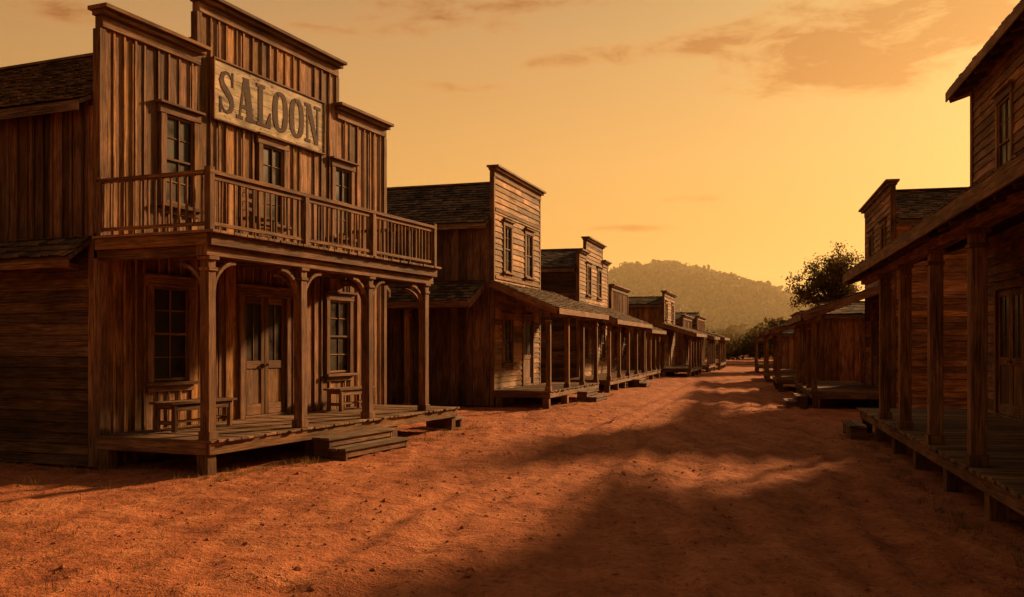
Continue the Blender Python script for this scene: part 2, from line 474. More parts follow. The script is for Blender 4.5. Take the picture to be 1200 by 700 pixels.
    # ---------- sign
    SO=O+U*2.32+N*.03+Z*5.54; SE=empty('saloon_sign',SO); FS=(V0,U,N)
    B=MB(); w,h=3.18,.98
    for i in range(4): B.fb(FS,0,w,h*i/4+.002,h*(i+1)/4-.002,.0,.035,'a',.0)
    B.obj('sign_board',M_SIGN,SE,.003)
    Fm=MB(); t=.03
    Fm.fb(FS,-t,w+t,-t,0,-.0,.06,'a'); Fm.fb(FS,-t,w+t,h,h+t,-.0,.06,'a'); Fm.fb(FS,-t,0,0.001,h-.001,-.0,.058); Fm.fb(FS,w,w+t,.001,h-.001,0,.058)
    Fm.obj('sign_frame',M_TRIM,SE,.004)
    LT=MB()
    lay=[0]
    def quad(ox,oz,sx,sz,pts):
        lay[0]=(lay[0]+1)%9
        n0=.036; n1=.040+.0006*lay[0]
        q=[(ox+a*sx,oz+b*sz) for a,b in pts]
        P=[U*q[i][0]+Z*q[i][1]+N*nn for nn in (n0,n1) for i in (0,1,2,3)]
        LT.hexa(P,0)
    def rect(a0,b0,a1,b1): return [(a0,b0),(a1,b0),(a1,b1),(a0,b1)]
    def ring():
        out=[];n=28
        for i in range(n):
            qs=[]
            for t_,rr in ((i,0),(i+1,0),(i+1,1),(i,1)):
                an=2*math.pi*t_/n; c,s_=math.cos(an),math.sin(an)
                rx,ry=(.17,.40) if rr==0 else (.48,.5)
                e_=.8
                qs.append((.5+rx*math.copysign(abs(c)**e_,c),.5+ry*math.copysign(abs(s_)**e_,s_)))
            out.append(qs)
        return out
    def sshape():
        pts=[(.80,.70),(.77,.84),(.62,.94),(.44,.945),(.27,.88),(.20,.75),(.27,.64),(.42,.56),(.60,.47),(.76,.37),(.81,.25),(.73,.12),(.56,.055),(.38,.06),(.22,.16),(.17,.31)]
        wd=[.05,.07,.09,.11,.19,.26,.27,.26,.26,.27,.26,.19,.11,.09,.07,.05]
        l=[];r=[]
        for i,(x,y) in enumerate(pts):
            a=pts[max(i-1,0)]; b=pts[min(i+1,len(pts)-1)]
            dx,dy=b[0]-a[0],b[1]-a[1]; m=math.hypot(dx,dy); nx,ny=-dy/m,dx/m
            l.append((x+nx*wd[i]/2,y+ny*wd[i]/2*.7)); r.append((x-nx*wd[i]/2,y-ny*wd[i]/2*.7))
        out=[[l[i],l[i+1],r[i+1],r[i]] for i in range(len(pts)-1)]
        out+= [rect(.80,.66,.88,.99),rect(.10,.01,.18,.36)]
        return out
    A=[[(.12,.05),(.22,.05),(.50,.97),(.36,.97)],[(.56,.05),(.90,.05),(.64,1.0),(.34,1.0)],rect(.20,.26,.72,.35),rect(0,0,.33,.08),rect(.50,0,1.0,.08)]
    Lr=[rect(.12,.05,.42,.95),rect(.0,.92,.56,1),rect(.0,0,.95,.08),[(.62,.07),(.95,.07),(.95,.38),(.89,.38)]]
    Nn_=[rect(.11,.05,.21,.95),rect(.75,.05,.85,.95),[(.62,0),(.85,0),(.36,1),(.06,1)],rect(0,0,.34,.08),rect(0,.92,.33,1.0),rect(.60,.92,1.0,1)]
    shapes=[sshape(),A,Lr,ring(),ring(),Nn_]
    ws=[.44,.52,.43,.48,.48,.52]; x=.09; gap=.022
    for s_,wd in zip(shapes,ws):
        for q in s_: quad(x,.12,wd,.74,q)
        x+=wd+gap
    LT.obj('sign_letters',M_LETTER,SE)
    def bench(a0,a1,n0,n1,name='wooden_bench'):
        BO=O+U*a0+N*n0+Z*.475; BE=empty(name,BO); b=MB(); w=a1-a0; d=n1-n0; Fb=(V0,U,N)
        for k in range(3): b.fb(Fb,0,w,.40,.44,d*k/3+.004,d*(k+1)/3-.004,'a',.003)
        for x in (.08,w-.14):
            b.fb(Fb,x,x+.06,0,.398,.03,.10,'z',.005); b.fb(Fb,x,x+.06,0,.398,d-.10,d-.03,'z',.005)
            b.fb(Fb,x+.01,x+.05,.10,.16,.10,d-.10,'n'); b.fb(Fb,x+.005,x+.055,.33,.395,.10,d-.10,'n')
        b.fb(Fb,.15,w-.15,.30,.395,d-.07,d-.045,'a'); b.fb(Fb,.15,w-.15,.11,.15,d/2-.02,d/2+.02,'a')
        b.obj('seat_and_legs',M_TRIM,BE,.005)
    bench(.55,2.0,.35,.80)
    bench(5.2,6.5,.25,.65)
    CO=O+U*1.75+N*1.0+Z*3.305; CE=empty('wooden_chair',CO); b=MB(); Fc=(V0,U,N)
    for x in (0,.38):
        for y in (0,.36): b.fb(Fc,x,x+.04,0,.42 if y else .95,y,y+.04,'z',.004)
    b.fb(Fc,-.01,.43,.425,.455,-.0,.42,'a')
    for z in (.58,.72,.86): b.fb(Fc,.04,.38,z,z+.06,.008,.03,'a')
    for z in (.15,.28): b.fb(Fc,.04,.38,z,z+.025,.37,.39,'a')
    b.obj('chair_frame',M_DARK,CE,.004)
saloon()

# ================================================================== LEFT ROW
western('false_front_store',Vector((-.54,26.9,0)),950,'L',4.85,8.5,5.35,6.75,[(0,4.85,6.85)],fstyle='cl',sstyle='bb',
  wins=[(.95,1.6,3.95,5.3),(3.15,3.85,3.95,5.3),(.9,1.7,1.25,2.55)],doors=[(2.9,3.9,.47,2.55)],
  porch=dict(a0=-.05,a1=6.4,d0=-.05,d1=6.3,p=1.7,zi=3.6,zo=2.78,posts=[0.08,2.2,4.2,6.2],steps=[(3.0,4.6)]),
  nearporch=dict(a0=.35,a1=7.5,p=1.15,zi=3.6,zo=2.95,posts=[2.2,4.4,7.0]),
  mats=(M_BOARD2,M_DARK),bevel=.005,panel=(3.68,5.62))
western('general_store',gp(678,38.0),915,'L',6.6,8,4.9,5.9,[(0,1.4,5.6),(1.4,5.2,6.25),(5.2,6.6,5.6)],fstyle='cl',sstyle='cl',
  wins=[(1.6,2.4,3.9,5.1),(4.0,4.8,3.9,5.1),(.8,1.8,1.2,2.5),(4.8,5.8,1.2,2.5)],doors=[(2.8,3.8,.47,2.5)],
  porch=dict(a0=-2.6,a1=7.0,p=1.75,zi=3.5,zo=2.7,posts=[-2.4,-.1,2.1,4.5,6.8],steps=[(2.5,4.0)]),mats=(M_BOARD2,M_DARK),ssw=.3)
western('feed_shop',gp(716,46.0),915,'L',5.2,7,4.0,4.8,[(0,5.2,4.7)],fstyle='bb',sstyle='bb',
  wins=[(.6,1.6,1.2,2.4),(3.6,4.5,1.2,2.4)],doors=[(2.1,3.1,.47,2.5)],
  porch=dict(a0=-.2,a1=5.4,p=1.75,zi=3.2,zo=2.5,posts=[0,1.8,3.6,5.2]),ssw=.3)
western('bank_building',gp(778,54.0),915,'L',5.6,8,4.1,4.6,[(0,5.6,4.85)],fstyle='cl',sstyle='bb',
  wins=[(.6,1.5,3.3,4.2),(3.8,4.7,3.3,4.2)],doors=[(2.1,3.1,.47,2.5)],
  porch=dict(a0=-1.6,a1=5.8,p=1.7,zi=3.0,zo=2.4,posts=[-1.4,.1,2.0,4,5.6]),ssw=.35)
western('barber_shop',gp(800,61.5),915,'L',6.2,7,3.3,3.9,[(0,6.2,3.7)],fstyle='bb',sstyle='bb',
  doors=[(2.1,3.1,.47,2.4)],porch=dict(a0=0,a1=6.2,p=1.7,zi=2.9,zo=2.3,posts=[.1,2,4,6]),ssw=.4)
western('livery_stable',gp(817,69.5),915,'L',7.0,8,3.3,4.2,[(0,7.0,3.9)],fstyle='bb',sstyle='bb',
  doors=[(2.1,3.1,.47,2.4)],porch=dict(a0=0,a1=6.9,p=1.7,zi=2.9,zo=2.3,posts=[.1,2.3,4.6,6.8]),ssw=.4)

# ================================================================== RIGHT ROW
def hotel():
    U,N=frames(868,'R'); L=16.6; far=Vector((9.38,19.1,0)); O=far-U*L
    E=empty('clapboard_hotel',O); V0=Vector((0,0,0)); F=(V0,U,N); depth=9
    W=MB();T=MB();G=MB();RF=MB();DK=MB()
    def aD(D): return L-(19.1-D)/U.y
    wins=[(aD(16.3),aD(17.15),4.62,6.15),(aD(12.3),aD(13.1),4.62,6.15),(aD(8.3),aD(9.1),4.62,6.15),(aD(12.2),aD(13.2),1.2,2.7),(aD(7.2),aD(8.2),1.2,2.7)]
    doors=[(aD(15.6),aD(17.2),.47,2.75),(aD(9.8),aD(10.9),.47,2.7)]
    ops=[(a-.1,b+.1,c-.1,d+.12) for a,b,c,d in wins]+[(a-.1,b+.1,c,d+.12) for a,b,c,d in doors]
    wall_cl(W,F,0,L,0,7.05,ops,bh=.18); backing(W,F,0,L,0,7.0)
    rise=1.5
    for FS in ((V0,-N,-U),(U*L,-N,U)):
        wall_cl(W,FS,.0,depth,0,7.0,bh=.18); backing(W,FS,0.1,depth-.1,0,6.9)
        for k in range(9):
            z=7.0+k*.16; q=depth/2*(1-(k+1)/9.5)
            if q>.1: W.fb(FS,depth/2-q,depth/2+q,z,z+.155,-.03,.01,'a')
    T.fb(F,L-.13,L+.035,0,6.9,.004,.05,'z',.002); T.fb((U*L,-N,U),-.03,.13,0,6.9,.032,.055,'z')
    for w in wins: window(T,G,F,*w,rows=2)
    for d in doors: door(T,G,F,*d,leaves=2)
    hd=depth/2; sl=math.atan2(rise,hd); oh=.42
    for sg in (1,-1):
        base=V0 if sg==1 else -N*depth
        NN=N*sg
        S=(-NN*math.cos(sl)+Z*math.sin(sl)); Nn=(NN*math.sin(sl)+Z*math.cos(sl))
        P=base+NN*oh+Z*(7.12-oh*math.tan(sl))-U*.35
        shingles(RF,P,U,L+.7,S,(hd+oh)/math.cos(sl),Nn,.24,.24)
        T.fb((P,U,NN),0,L+.7,-.17,.02,.002,.035,'a',.002)
        for x in (.0-.03,L+.7):
            T.hexa([P+U*(x+.03*i)+S*(((hd+oh)/math.cos(sl))*k)+Nn*(-.2+.23*l) for (i,k,l) in IDX],1)
        x=.2
        while x<L+.6:
            T.hexa([P+U*(x+.06*i)+S*(.02+.55*k)+Nn*(-.19+.125*l) for (i,k,l) in IDX],1); x+=.6
    p=2.22
    deck(DK,T,F,0,L-.35,p)
    pa=[aD(d)+.0 for d in (15.9,13.95,11.7,9.5,6.7,4.2)]
    porch_roof(T,RF,F,0,L-.45,p,3.98,3.17,pa,pw=.165,oh=.30)
    steps(T,DK,F,L-2.0,L-.6,p+.06,cnt=1)
    W.obj('clapboard_walls',M_BOARD,E,.003); T.obj('trim_doors_and_posts',M_TRIM,E,.006)
    G.obj('window_glass',M_GLASS,E); RF.obj('shingle_roof',M_SHIN,E); DK.obj('porch_deck',M_DECK,E,.005)
hotel()
western('false_front_shop',Vector((10.4,25.7,0)),868,'R',5.5,9,5.2,6.3,[(0,5.5,6.2)],fstyle='cl',sstyle='cl',
  wins=[(1.0,1.8,3.9,5.2),(3.6,4.4,3.9,5.2),(.8,1.8,1.2,2.5)],doors=[(2.6,3.7,.47,2.5)],
  porch=dict(a0=-.1,a1=8.2,p=2.1,zi=3.5,zo=2.6,posts=[.1,2.1,4.1,6.1,8.0],steps=[(.6,2.0)]),mats=(M_BOARD,M_BOARD),bevel=.004,capoh=.3)
western('workshop_shed',gp(962,35.5),868,'R',5.0,7,2.9,3.4,[(0,5.0,3.2)],fstyle='bb',sstyle='bb',
  doors=[(2.1,3.1,.47,2.4)],porch=dict(a0=0,a1=5.0,p=1.6,zi=2.9,zo=2.35,posts=[.1,2.4,4.8]),ssw=.35)
western('small_store',gp(938,45),868,'R',5.5,7,2.9,3.4,[(0,5.5,3.3)],fstyle='bb',sstyle='bb',
  doors=[(2.1,3.1,.47,2.4)],porch=dict(a0=0,a1=5.5,p=1.6,zi=2.9,zo=2.35,posts=[.1,2.7,5.3]),ssw=.35)
western('wooden_cabin',gp(914,60),868,'R',6,6,2.5,3.3,[(0,6,2.9)],fstyle='bb',sstyle='bb',
  doors=[(2.1,3.1,.47,2.3)],porch=dict(a0=0,a1=6,p=1.5,zi=2.5,zo=2.1,posts=[.1,3,5.9]),ssw=.4)

# ================================================================== GROUND
def vn(x,y,seed=0):
    xi=np.floor(x);yi=np.floor(y);fx=x-xi;fy=y-yi
    def h(a,b):
        t=np.sin(a*127.1+b*311.7+seed*74.7)*43758.5453; return t-np.floor(t)
    sx=fx*fx*(3-2*fx);sy=fy*fy*(3-2*fy)
    return (h(xi,yi)*(1-sx)+h(xi+1,yi)*sx)*(1-sy)+(h(xi,yi+1)*(1-sx)+h(xi+1,yi+1)*sx)*sy-.5
def fbm(x,y,o=4,seed=0):
    r=0;a=1
    for i in range(o): r=r+a*vn(x*2**i,y*2**i,seed+i*3); a*=.5
    return r
def gh(x,y):
    z=.06*fbm(x*.25,y*.25,3,1)+.05*fbm(x*1.1,y*1.1,4,5)+.028*fbm(x*5,y*5,2,9)
    c=x-(-1.0+.25*y)+.35*np.sin(y*.13)+.3*vn(x*0+y*.2,y*0,3)
    m=.55+.9*np.clip(vn(x*.4,y*.12,31)+.5,0,1)
    for off in (-2.2,-1.55,-.75,-.15,.6,1.3,2.1,2.6):
        z=z+m*(-.034*np.exp(-((c-off)/.15)**2)+.02*np.exp(-((c-off-.28)/.11)**2))
    return z-.02
def axis(lo,flo,fhi,hi,step,g=1.12):
    mid=list(np.arange(flo,fhi,step)); r=[];d=step;x=mid[-1]
    while x<hi: d*=g; x+=d; r.append(x)
    l=[];d=step;x=flo
    while x>lo: d*=g; x-=d; l.append(x)
    return np.array(l[::-1]+mid+r)
xs=axis(-900,-9,11,900,.055); ys=axis(-60,3.0,24,1500,.055,1.05)
X,Y=np.meshgrid(xs,ys); ZZ=gh(X,Y)
def gridobj(name,X,Y,Zz,mat,smooth=True):
    ny,nx=X.shape
    me=bpy.data.meshes.new(name); me.vertices.add(nx*ny)
    me.vertices.foreach_set('co',np.stack([X,Y,Zz],-1).astype(np.float32).ravel())
    i=np.arange(ny-1)[:,None]*nx+np.arange(nx-1)[None,:]
    q=np.stack([i,i+1,i+nx+1,i+nx],-1).reshape(-1,4)
    me.loops.add(q.size); me.loops.foreach_set('vertex_index',q.ravel().astype(np.int32))
    me.polygons.add(len(q)); me.polygons.foreach_set('loop_start',np.arange(0,q.size,4,dtype=np.int32))
    me.polygons.foreach_set('loop_total',np.full(len(q),4,dtype=np.int32))
    me.update(calc_edges=True); me.validate()
    if smooth: me.polygons.foreach_set('use_smooth',np.ones(len(q),dtype=bool))
    me.materials.append(mat); o=bpy.data.objects.new(name,me); sc.collection.objects.link(o); return o
def dirtmat():
    m,N,b,out=newmat('red_dirt')
    g=N.n('ShaderNodeNewGeometry').outputs['Position']
    n1=N.noise(g,.22,3,.6,.5); n2=N.noise(g,1.6,4,.65,.3); n3=N.noise(g,14,4,.7); n4=N.noise(g,60,2,.6)
    mp=N.n('ShaderNodeMapping'); N.put(mp.inputs[0],g); mp.inputs['Rotation'].default_value=(0,0,math.radians(14)); mp.inputs['Scale'].default_value=(2.2,.22,1)
    n5=N.noise(mp.outputs[0],1,4,.6,.4)
    f=N.math('ADD',N.math('MULTIPLY',n2,.45),N.math('MULTIPLY',n3,.35)); f=N.math('ADD',f,N.math('MULTIPLY',n5,.45))
    col=N.ramp(N.mr(f,.46,.82,0,1),[(0,(.23,.068,.030)),(.45,(.50,.165,.070)),(1,(.76,.32,.15))])
    col=N.mix(N.math('MULTIPLY',N.mr(n1,.4,.65,0,1),.35),col,(.40,.145,.070))
    sp=N.mr(n4,.62,.70,0,1); col=N.mix(N.math('MULTIPLY',sp,.45),col,(.70,.38,.21))
    dk=N.mr(n3,.30,.42,.6,0); col=N.mix(dk,col,(.13,.045,.022))
    N.put(b.inputs['Base Color'],col); b.inputs['Roughness'].default_value=.92
    b.inputs['Specular IOR Level'].default_value=.15
    h=N.math('ADD',N.math('MULTIPLY',n3,.7),N.math('MULTIPLY',n4,.28)); h=N.math('ADD',h,N.math('MULTIPLY',n2,1.4))
    N.put(b.inputs['Normal'],N.bump(h,1.0,.07))
    return m
M_DIRT=dirtmat()
gridobj('ground',X,Y,ZZ,M_DIRT)
def blobs(name,pts,sizes,mat,flat=.6):
    base=np.array([(1,0,0),(-1,0,0),(0,1,0),(0,-1,0),(0,0,1),(0,0,-1)],float)
    fc=np.array([(0,2,4),(2,1,4),(1,3,4),(3,0,4),(2,0,5),(1,2,5),(3,1,5),(0,3,5)])
    V=[];Fc=[]
    for i,(p,s) in enumerate(zip(pts,sizes)):
        a=rnd(0,6.28);c,s_=math.cos(a),math.sin(a)
        v=base*np.random.uniform(.6,1.2,(6,1))*s; v[:,2]*=flat
        v=np.stack([v[:,0]*c-v[:,1]*s_,v[:,0]*s_+v[:,1]*c,v[:,2]],-1)+p
        V.append(v);Fc.append(fc+i*6)
    V=np.concatenate(V);Fc=np.concatenate(Fc)
    me=bpy.data.meshes.new(name);me.from_pydata(V.tolist(),[],Fc.tolist());me.materials.append(mat)
    o=bpy.data.objects.new(name,me);sc.collection.objects.link(o);return o
n=9000
px=np.random.uniform(-9,10,n);py=3.2+np.random.uniform(0,1,n)**1.3*26
ss=np.random.uniform(.006,.02,n)*(1+np.random.uniform(0,1,n)**8*1.6)
blobs('gravel_stones',np.stack([px,py,gh(px,py)+ss*.15],-1),ss,M_DIRT)
def plantmat(name,c1,c2,trans=.3):
    m,N,b,out=newmat(name)
    at=N.n('ShaderNodeAttribute',attribute_name='rnd'); sep=N.n('ShaderNodeSeparateColor'); N.put(sep.inputs[0],at.outputs['Color'])
    N.put(b.inputs['Base Color'],N.mix(sep.outputs[0],c1,c2)); b.inputs['Roughness'].default_value=.8
    b.inputs['Specular IOR Level'].default_value=.1
    t=N.n('ShaderNodeBsdfTranslucent'); N.put(t.inputs[0],N.mix(sep.outputs[0],c1,c2))
    mx=N.n('ShaderNodeMixShader'); mx.inputs[0].default_value=trans
    N.L.new(b.outputs[0],mx.inputs[1]);N.L.new(t.outputs[0],mx.inputs[2]);N.L.new(mx.outputs[0],out.inputs[0])
    return m
def quads(name,V,C,mat,k=4,parent=None):
    n=len(V); me=bpy.data.meshes.new(name); me.vertices.add(n*k); me.vertices.foreach_set('co',V.astype(np.float32).ravel())
    me.loops.add(n*k); me.loops.foreach_set('vertex_index',np.arange(n*k,dtype=np.int32))
    me.polygons.add(n); me.polygons.foreach_set('loop_start',np.arange(0,n*k,k,dtype=np.int32)); me.polygons.foreach_set('loop_total',np.full(n,k,dtype=np.int32))
    me.update(calc_edges=True)
    ca=me.color_attributes.new('rnd','FLOAT_COLOR','CORNER'); c=np.repeat(np.stack([C,C,C,np.ones(n)],-1),k,axis=0); ca.data.foreach_set('color',c.astype(np.float32).ravel())
    me.materials.append(mat); o=bpy.data.objects.new(name,me); sc.collection.objects.link(o)
    if parent: o.parent=parent
    return o
M_GRASS=plantmat('dry_grass_blades',(.14,.08,.03),(.40,.25,.10))
def tufts():
    U,N=frames(1060,'L'); pts=[]
    O=np.array([-5.9,13.48]); u=np.array(U[:2]); nn=np.array(N[:2])
    for _ in range(190):
        pts.append(O+u*rnd(-.4,8.2)+nn*(2.1+abs(random.gauss(0,.22))))
    for _ in range(100): pts.append(O-u*rnd(.05,.6)+nn*rnd(-4,2.2))
    U2,N2=frames(868,'R'); O2=np.array([9.38,19.1])-np.array(U2[:2])*16.6
    for _ in range(150): pts.append(O2+np.array(U2[:2])*rnd(3,17)+np.array(N2[:2])*(2.3+abs(random.gauss(0,.2))))
    U3,N3=frames(950,'L')
    for _ in range(100): pts.append(np.array([-.54,26.9])+np.array(U3[:2])*rnd(-1.4,8)+np.array(N3[:2])*(1.8+abs(random.gauss(0,.25))))
    for _ in range(150): pts.append(np.array([rnd(-9,-2.5),rnd(5,12.5)]))
    for _ in range(60): pts.append(np.array([rnd(-6,-1),rnd(19,26)]))
    V=[];C=[]
    for p in pts:
        s=rnd(.5,1.4)
        for b in range(random.randint(8,20)):
            a=rnd(0,6.28); r=rnd(0,.07)*s; x,y=p[0]+r*math.cos(a),p[1]+r*math.sin(a); z=float(gh(np.array(x),np.array(y)))-.005
            h=rnd(.03,.11)*s; l=rnd(.2,1.0)*h; w=rnd(.002,.004); t=a+rnd(-.6,.6)
            wx,wy=-math.sin(t)*w,math.cos(t)*w
            V.append([(x-wx,y-wy,z),(x+wx,y+wy,z),(x+math.cos(t)*l,y+math.sin(t)*l,z+h)]); C.append(rnd(0,1))
    quads('dry_grass',np.array(V),np.array(C),M_GRASS,3)
tufts()

# ================================================================== HILLS & FOLIAGE
M_HILL=plantmat('hillside_scrub',(.055,.048,.022),(.17,.135,.062),.1)
M_BUSH=plantmat('bush_leaves',(.05,.044,.016),(.17,.13,.045),.3)
M_LEAF=plantmat('tree_leaves',(.06,.045,.016),(.18,.13,.045),.45)
prof_u=np.array([200,560,640,700,735,765,800,835,870,905,940,1000,1100,1300,1700]); 
prof_v=np.array([389,366,352,336,326,322,323,327,337,347,357,368,380,389,396])
HD=420.0
def hillh(x,y):
    u=600+FPX*x/y; v=np.interp(u,prof_u,prof_v)
    top=EYE+(HOR-v)/FPX*HD
    t=np.clip((y-215)/(HD-215),0,1); t=t*t*(3-2*t)
    back=np.clip(1-(y-HD)/260,0,1)
    return top*t*back+ (fbm(x*.02,y*.02,4,20))*8*t*back-.5
hx=np.linspace(-260,420,300); hy=np.linspace(205,680,170)
HX,HY=np.meshgrid(hx,hy); HZ=hillh(HX,HY)
hm,Nh,bh,oh_=newmat('hill_soil'); gg=Nh.n('ShaderNodeNewGeometry').outputs['Position']
Nh.put(bh.inputs['Base Color'],Nh.ramp(Nh.noise(gg,.08,5,.7),[(.3,(.12,.075,.035)),(.7,(.26,.17,.085))])); bh.inputs['Roughness'].default_value=1
gridobj('hills',HX,HY,HZ,hm)
def clumps(name,C,Rr,mat,per=40,leaf=.3,flat=.8):
    n=len(C); T=n*per
    c=np.repeat(C,per,axis=0); r=np.repeat(Rr,per)
    d=np.random.normal(size=(T,3)); d/=np.linalg.norm(d,axis=1)[:,None]
    d[:,2]=np.abs(d[:,2])*1.0-.25
    rad=r*np.random.uniform(.35,1.08,T)**.6
    pos=c+d*rad[:,None]*np.array([1,1,flat])
    a=np.random.normal(size=(T,3)); b=np.random.normal(size=(T,3)); a/=np.linalg.norm(a,axis=1)[:,None]
    b=np.cross(a,b); b/=np.linalg.norm(b,axis=1)[:,None]
    s=(r*leaf*np.random.uniform(.6,1.4,T))[:,None]
    V=np.stack([pos-a*s,pos-b*s*.6,pos+a*s,pos+b*s*.6],1)
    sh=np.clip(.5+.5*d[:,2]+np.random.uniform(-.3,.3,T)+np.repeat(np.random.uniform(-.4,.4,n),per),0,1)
    return quads(name,V,sh,mat)
n=3600; ty=np.random.uniform(240,440,n); tu=np.random.uniform(560,1250,n); tx=(tu-600)/FPX*ty
tz=hillh(tx,ty); rr=np.random.uniform(1.3,4.2,n)
clumps('hillside_trees',np.stack([tx,ty,tz+rr*.25],-1),rr,M_HILL,34,.26,1.0)
n=480; ty=np.random.uniform(114,205,n); tu=np.random.uniform(760,1250,n); tx=(tu-600)/FPX*ty
rr=np.random.uniform(.9,2.6,n)*(ty/150)
clumps('valley_trees',np.stack([tx,ty,rr*.5+np.random.uniform(0,1.2,n)*(ty-90)/40],-1),rr,M_BUSH,80,.2,.9)
n=230; ty=np.random.uniform(86,111,n); tu=np.random.uniform(828,1010,n); tx=(tu-600)/FPX*ty
k_=np.interp(tu,[828,850,885,915,1010],[.55,.75,1.0,1.5,1.7])
rr=np.random.uniform(.6,1.35,n)*np.clip(k_,.7,1.3)
clumps('roadside_bushes',np.stack([tx,ty,rr*.6+np.random.uniform(0,1,n)**1.5*1.9*k_],-1),rr,M_BUSH,95,.15,1.0)

def barkmat():
    m,N,b,out=newmat('tree_bark'); g=N.n('ShaderNodeNewGeometry').outputs['Position']
    nz=N.noise(N.scale(g,(8,8,1.5)),1,4,.6); N.put(b.inputs['Base Color'],N.ramp(nz,[(.3,(.03,.02,.013)),(.7,(.11,.07,.045))])); b.inputs['Roughness'].default_value=.9
    N.put(b.inputs['Normal'],N.bump(nz,.6,.05)); return m
M_BARK=barkmat()
def tree(name,loc,H,R):
    E=empty(name,loc); V=[];Fa=[]
    def tube(pts,rs,k=7):
        b0=len(V)
        for i,(p,r) in enumerate(zip(pts,rs)):
            d=(pts[min(i+1,len(pts)-1)]-pts[max(i-1,0)]).normalized(); s=d.cross(Vector((.3,.9,.1))).normalized(); t=d.cross(s)
            for j in range(k):
                an=2*math.pi*j/k; V.append(tuple(p+s*(r*math.cos(an))+t*(r*math.sin(an))))
        for i in range(len(pts)-1):
            for j in range(k): Fa.append((b0+i*k+j,b0+i*k+(j+1)%k,b0+(i+1)*k+(j+1)%k,b0+(i+1)*k+j))
    hub=Vector((0,0,H*.42))
    tr=[Vector((0,0,-.1)),Vector((.1,0,H*.15)),Vector((-.05,.08,H*.3)),hub]
    tube(tr,[H*.032,H*.026,H*.022,H*.018],9)
    C=[]
    for k in range(9):
        an=k*2.4+rnd(-.3,.3); el=rnd(.35,1.3)
        if k==8: el=1.45
        d=Vector((math.cos(an)*math.cos(el)*R,math.sin(an)*math.cos(el)*R,math.sin(el)*H*.5))
        p0=tr[2].lerp(hub,rnd(.2,1)); pts=[p0]
        for i in range(1,5):
            pts.append(p0+d*(i/4*.80)+Vector((rnd(-.15,.15),rnd(-.15,.15),rnd(-.05,.15)))+Z*(.25*math.sin(i/4*math.pi)))
        tube(pts,[H*.012,H*.009,H*.007,H*.005,H*.003],6)
        for m in range(12):
            b=pts[random.randint(1,4)]; v=Vector((random.gauss(0,1),random.gauss(0,1),random.gauss(.35,.7))).normalized()*rnd(.25,.45)*R
            e=b+v
            if e.z<H*.36: e.z=H*.36+rnd(0,.4)
            tube([b,b.lerp(e,.5)+Vector((rnd(-.1,.1),rnd(-.1,.1),.08)),e],[H*.004,H*.0028,H*.0015],4); C.append(tuple(e)); C.append(tuple(b.lerp(e,.6)))
    me=bpy.data.meshes.new('trunk_and_limbs'); me.from_pydata(V,[],Fa); me.materials.append(M_BARK)
    o=bpy.data.objects.new('trunk_and_limbs',me); sc.collection.objects.link(o); o.parent=E
    C=np.array(C)
    per=70; T=len(C)*per; c=np.repeat(C,per,axis=0)
    pos=c+np.random.normal(size=(T,3))*np.array([R*.085,R*.085,R*.065])
    a=np.random.normal(size=(T,3)); a/=np.linalg.norm(a,axis=1)[:,None]; b=np.cross(a,np.random.normal(size=(T,3))); b/=np.linalg.norm(b,axis=1)[:,None]
    s=np.random.uniform(.05,.12,T)[:,None]
    Vq=np.stack([pos-a*s,pos-b*s*.6,pos+a*s,pos+b*s*.6],1)
    sh=np.clip(np.repeat(np.random.uniform(0,1,len(C)),per)*.6+np.random.uniform(0,.4,T),0,1)
    quads('leaves',Vq,sh,M_LEAF,4,E)
random.seed(8)
tree('cottonwood_tree',gp(975,70),9.9,3.5)

# hazy evening air filling the valley between the town and the hills
hzm=bpy.data.materials.new('evening_haze'); hzm.use_nodes=True; t=hzm.node_tree; t.nodes.clear()
o_=t.nodes.new('ShaderNodeOutputMaterial'); vs=t.nodes.new('ShaderNodeVolumeScatter'); vs.inputs['Color'].default_value=(1,.80,.46,1)
vs.inputs['Density'].default_value=.0015; vs.inputs['Anisotropy'].default_value=.35; t.links.new(vs.outputs[0],o_.inputs['Volume'])
me=bpy.data.meshes.new('haze'); hv=[(x,y,z) for z in (-3,55) for x,y in ((-500,112),(700,112),(700,700),(-500,700))]
me.from_pydata(hv,[],[(3,2,1,0),(4,5,6,7),(0,1,5,4),(1,2,6,5),(2,3,7,6),(3,0,4,7)]); me.materials.append(hzm)
ho=bpy.data.objects.new('haze',me); sc.collection.objects.link(ho)

# ================================================================== SKY
w=bpy.data.worlds.new('World'); sc.world=w; w.use_nodes=True; nt=w.node_tree; nt.nodes.clear(); N=NT(nt)
out=N.n('ShaderNodeOutputWorld'); bg=N.n('ShaderNodeBackground'); nt.links.new(bg.outputs[0],out.inputs[0])
sky=N.n('ShaderNodeTexSky',sky_type='NISHITA'); sky.sun_disc=False; sky.sun_elevation=SUN_EL; sky.sun_rotation=SUN_AZ
sky.dust_density=4.0; sky.air_density=1.5; sky.ozone_density=.5
tc=N.n('ShaderNodeTexCoord').outputs['Generated']
sp=N.n('ShaderNodeSeparateXYZ'); N.put(sp.inputs[0],tc); dx,dy,dz=sp.outputs
az=N.math('MULTIPLY',N.math('ARCTAN2',dx,dy),57.29578)
el=N.math('MULTIPLY',N.math('ARCSINE',dz),57.29578)
base=N.ramp(N.math('DIVIDE',el,90.0,clamp=True),[(0,(.92,.33,.03)),(.05,(.90,.39,.055)),(.12,(.80,.39,.10)),(.20,(.63,.325,.115)),(.27,(.45,.26,.12)),(.42,(.18,.13,.095)),(1,(.075,.068,.065))])
sd=(math.sin(SUN_AZ)*math.cos(SUN_EL),math.cos(SUN_AZ)*math.cos(SUN_EL),math.sin(SUN_EL))
dt=N.vmath('DOT_PRODUCT',tc,sd).outputs['Value']
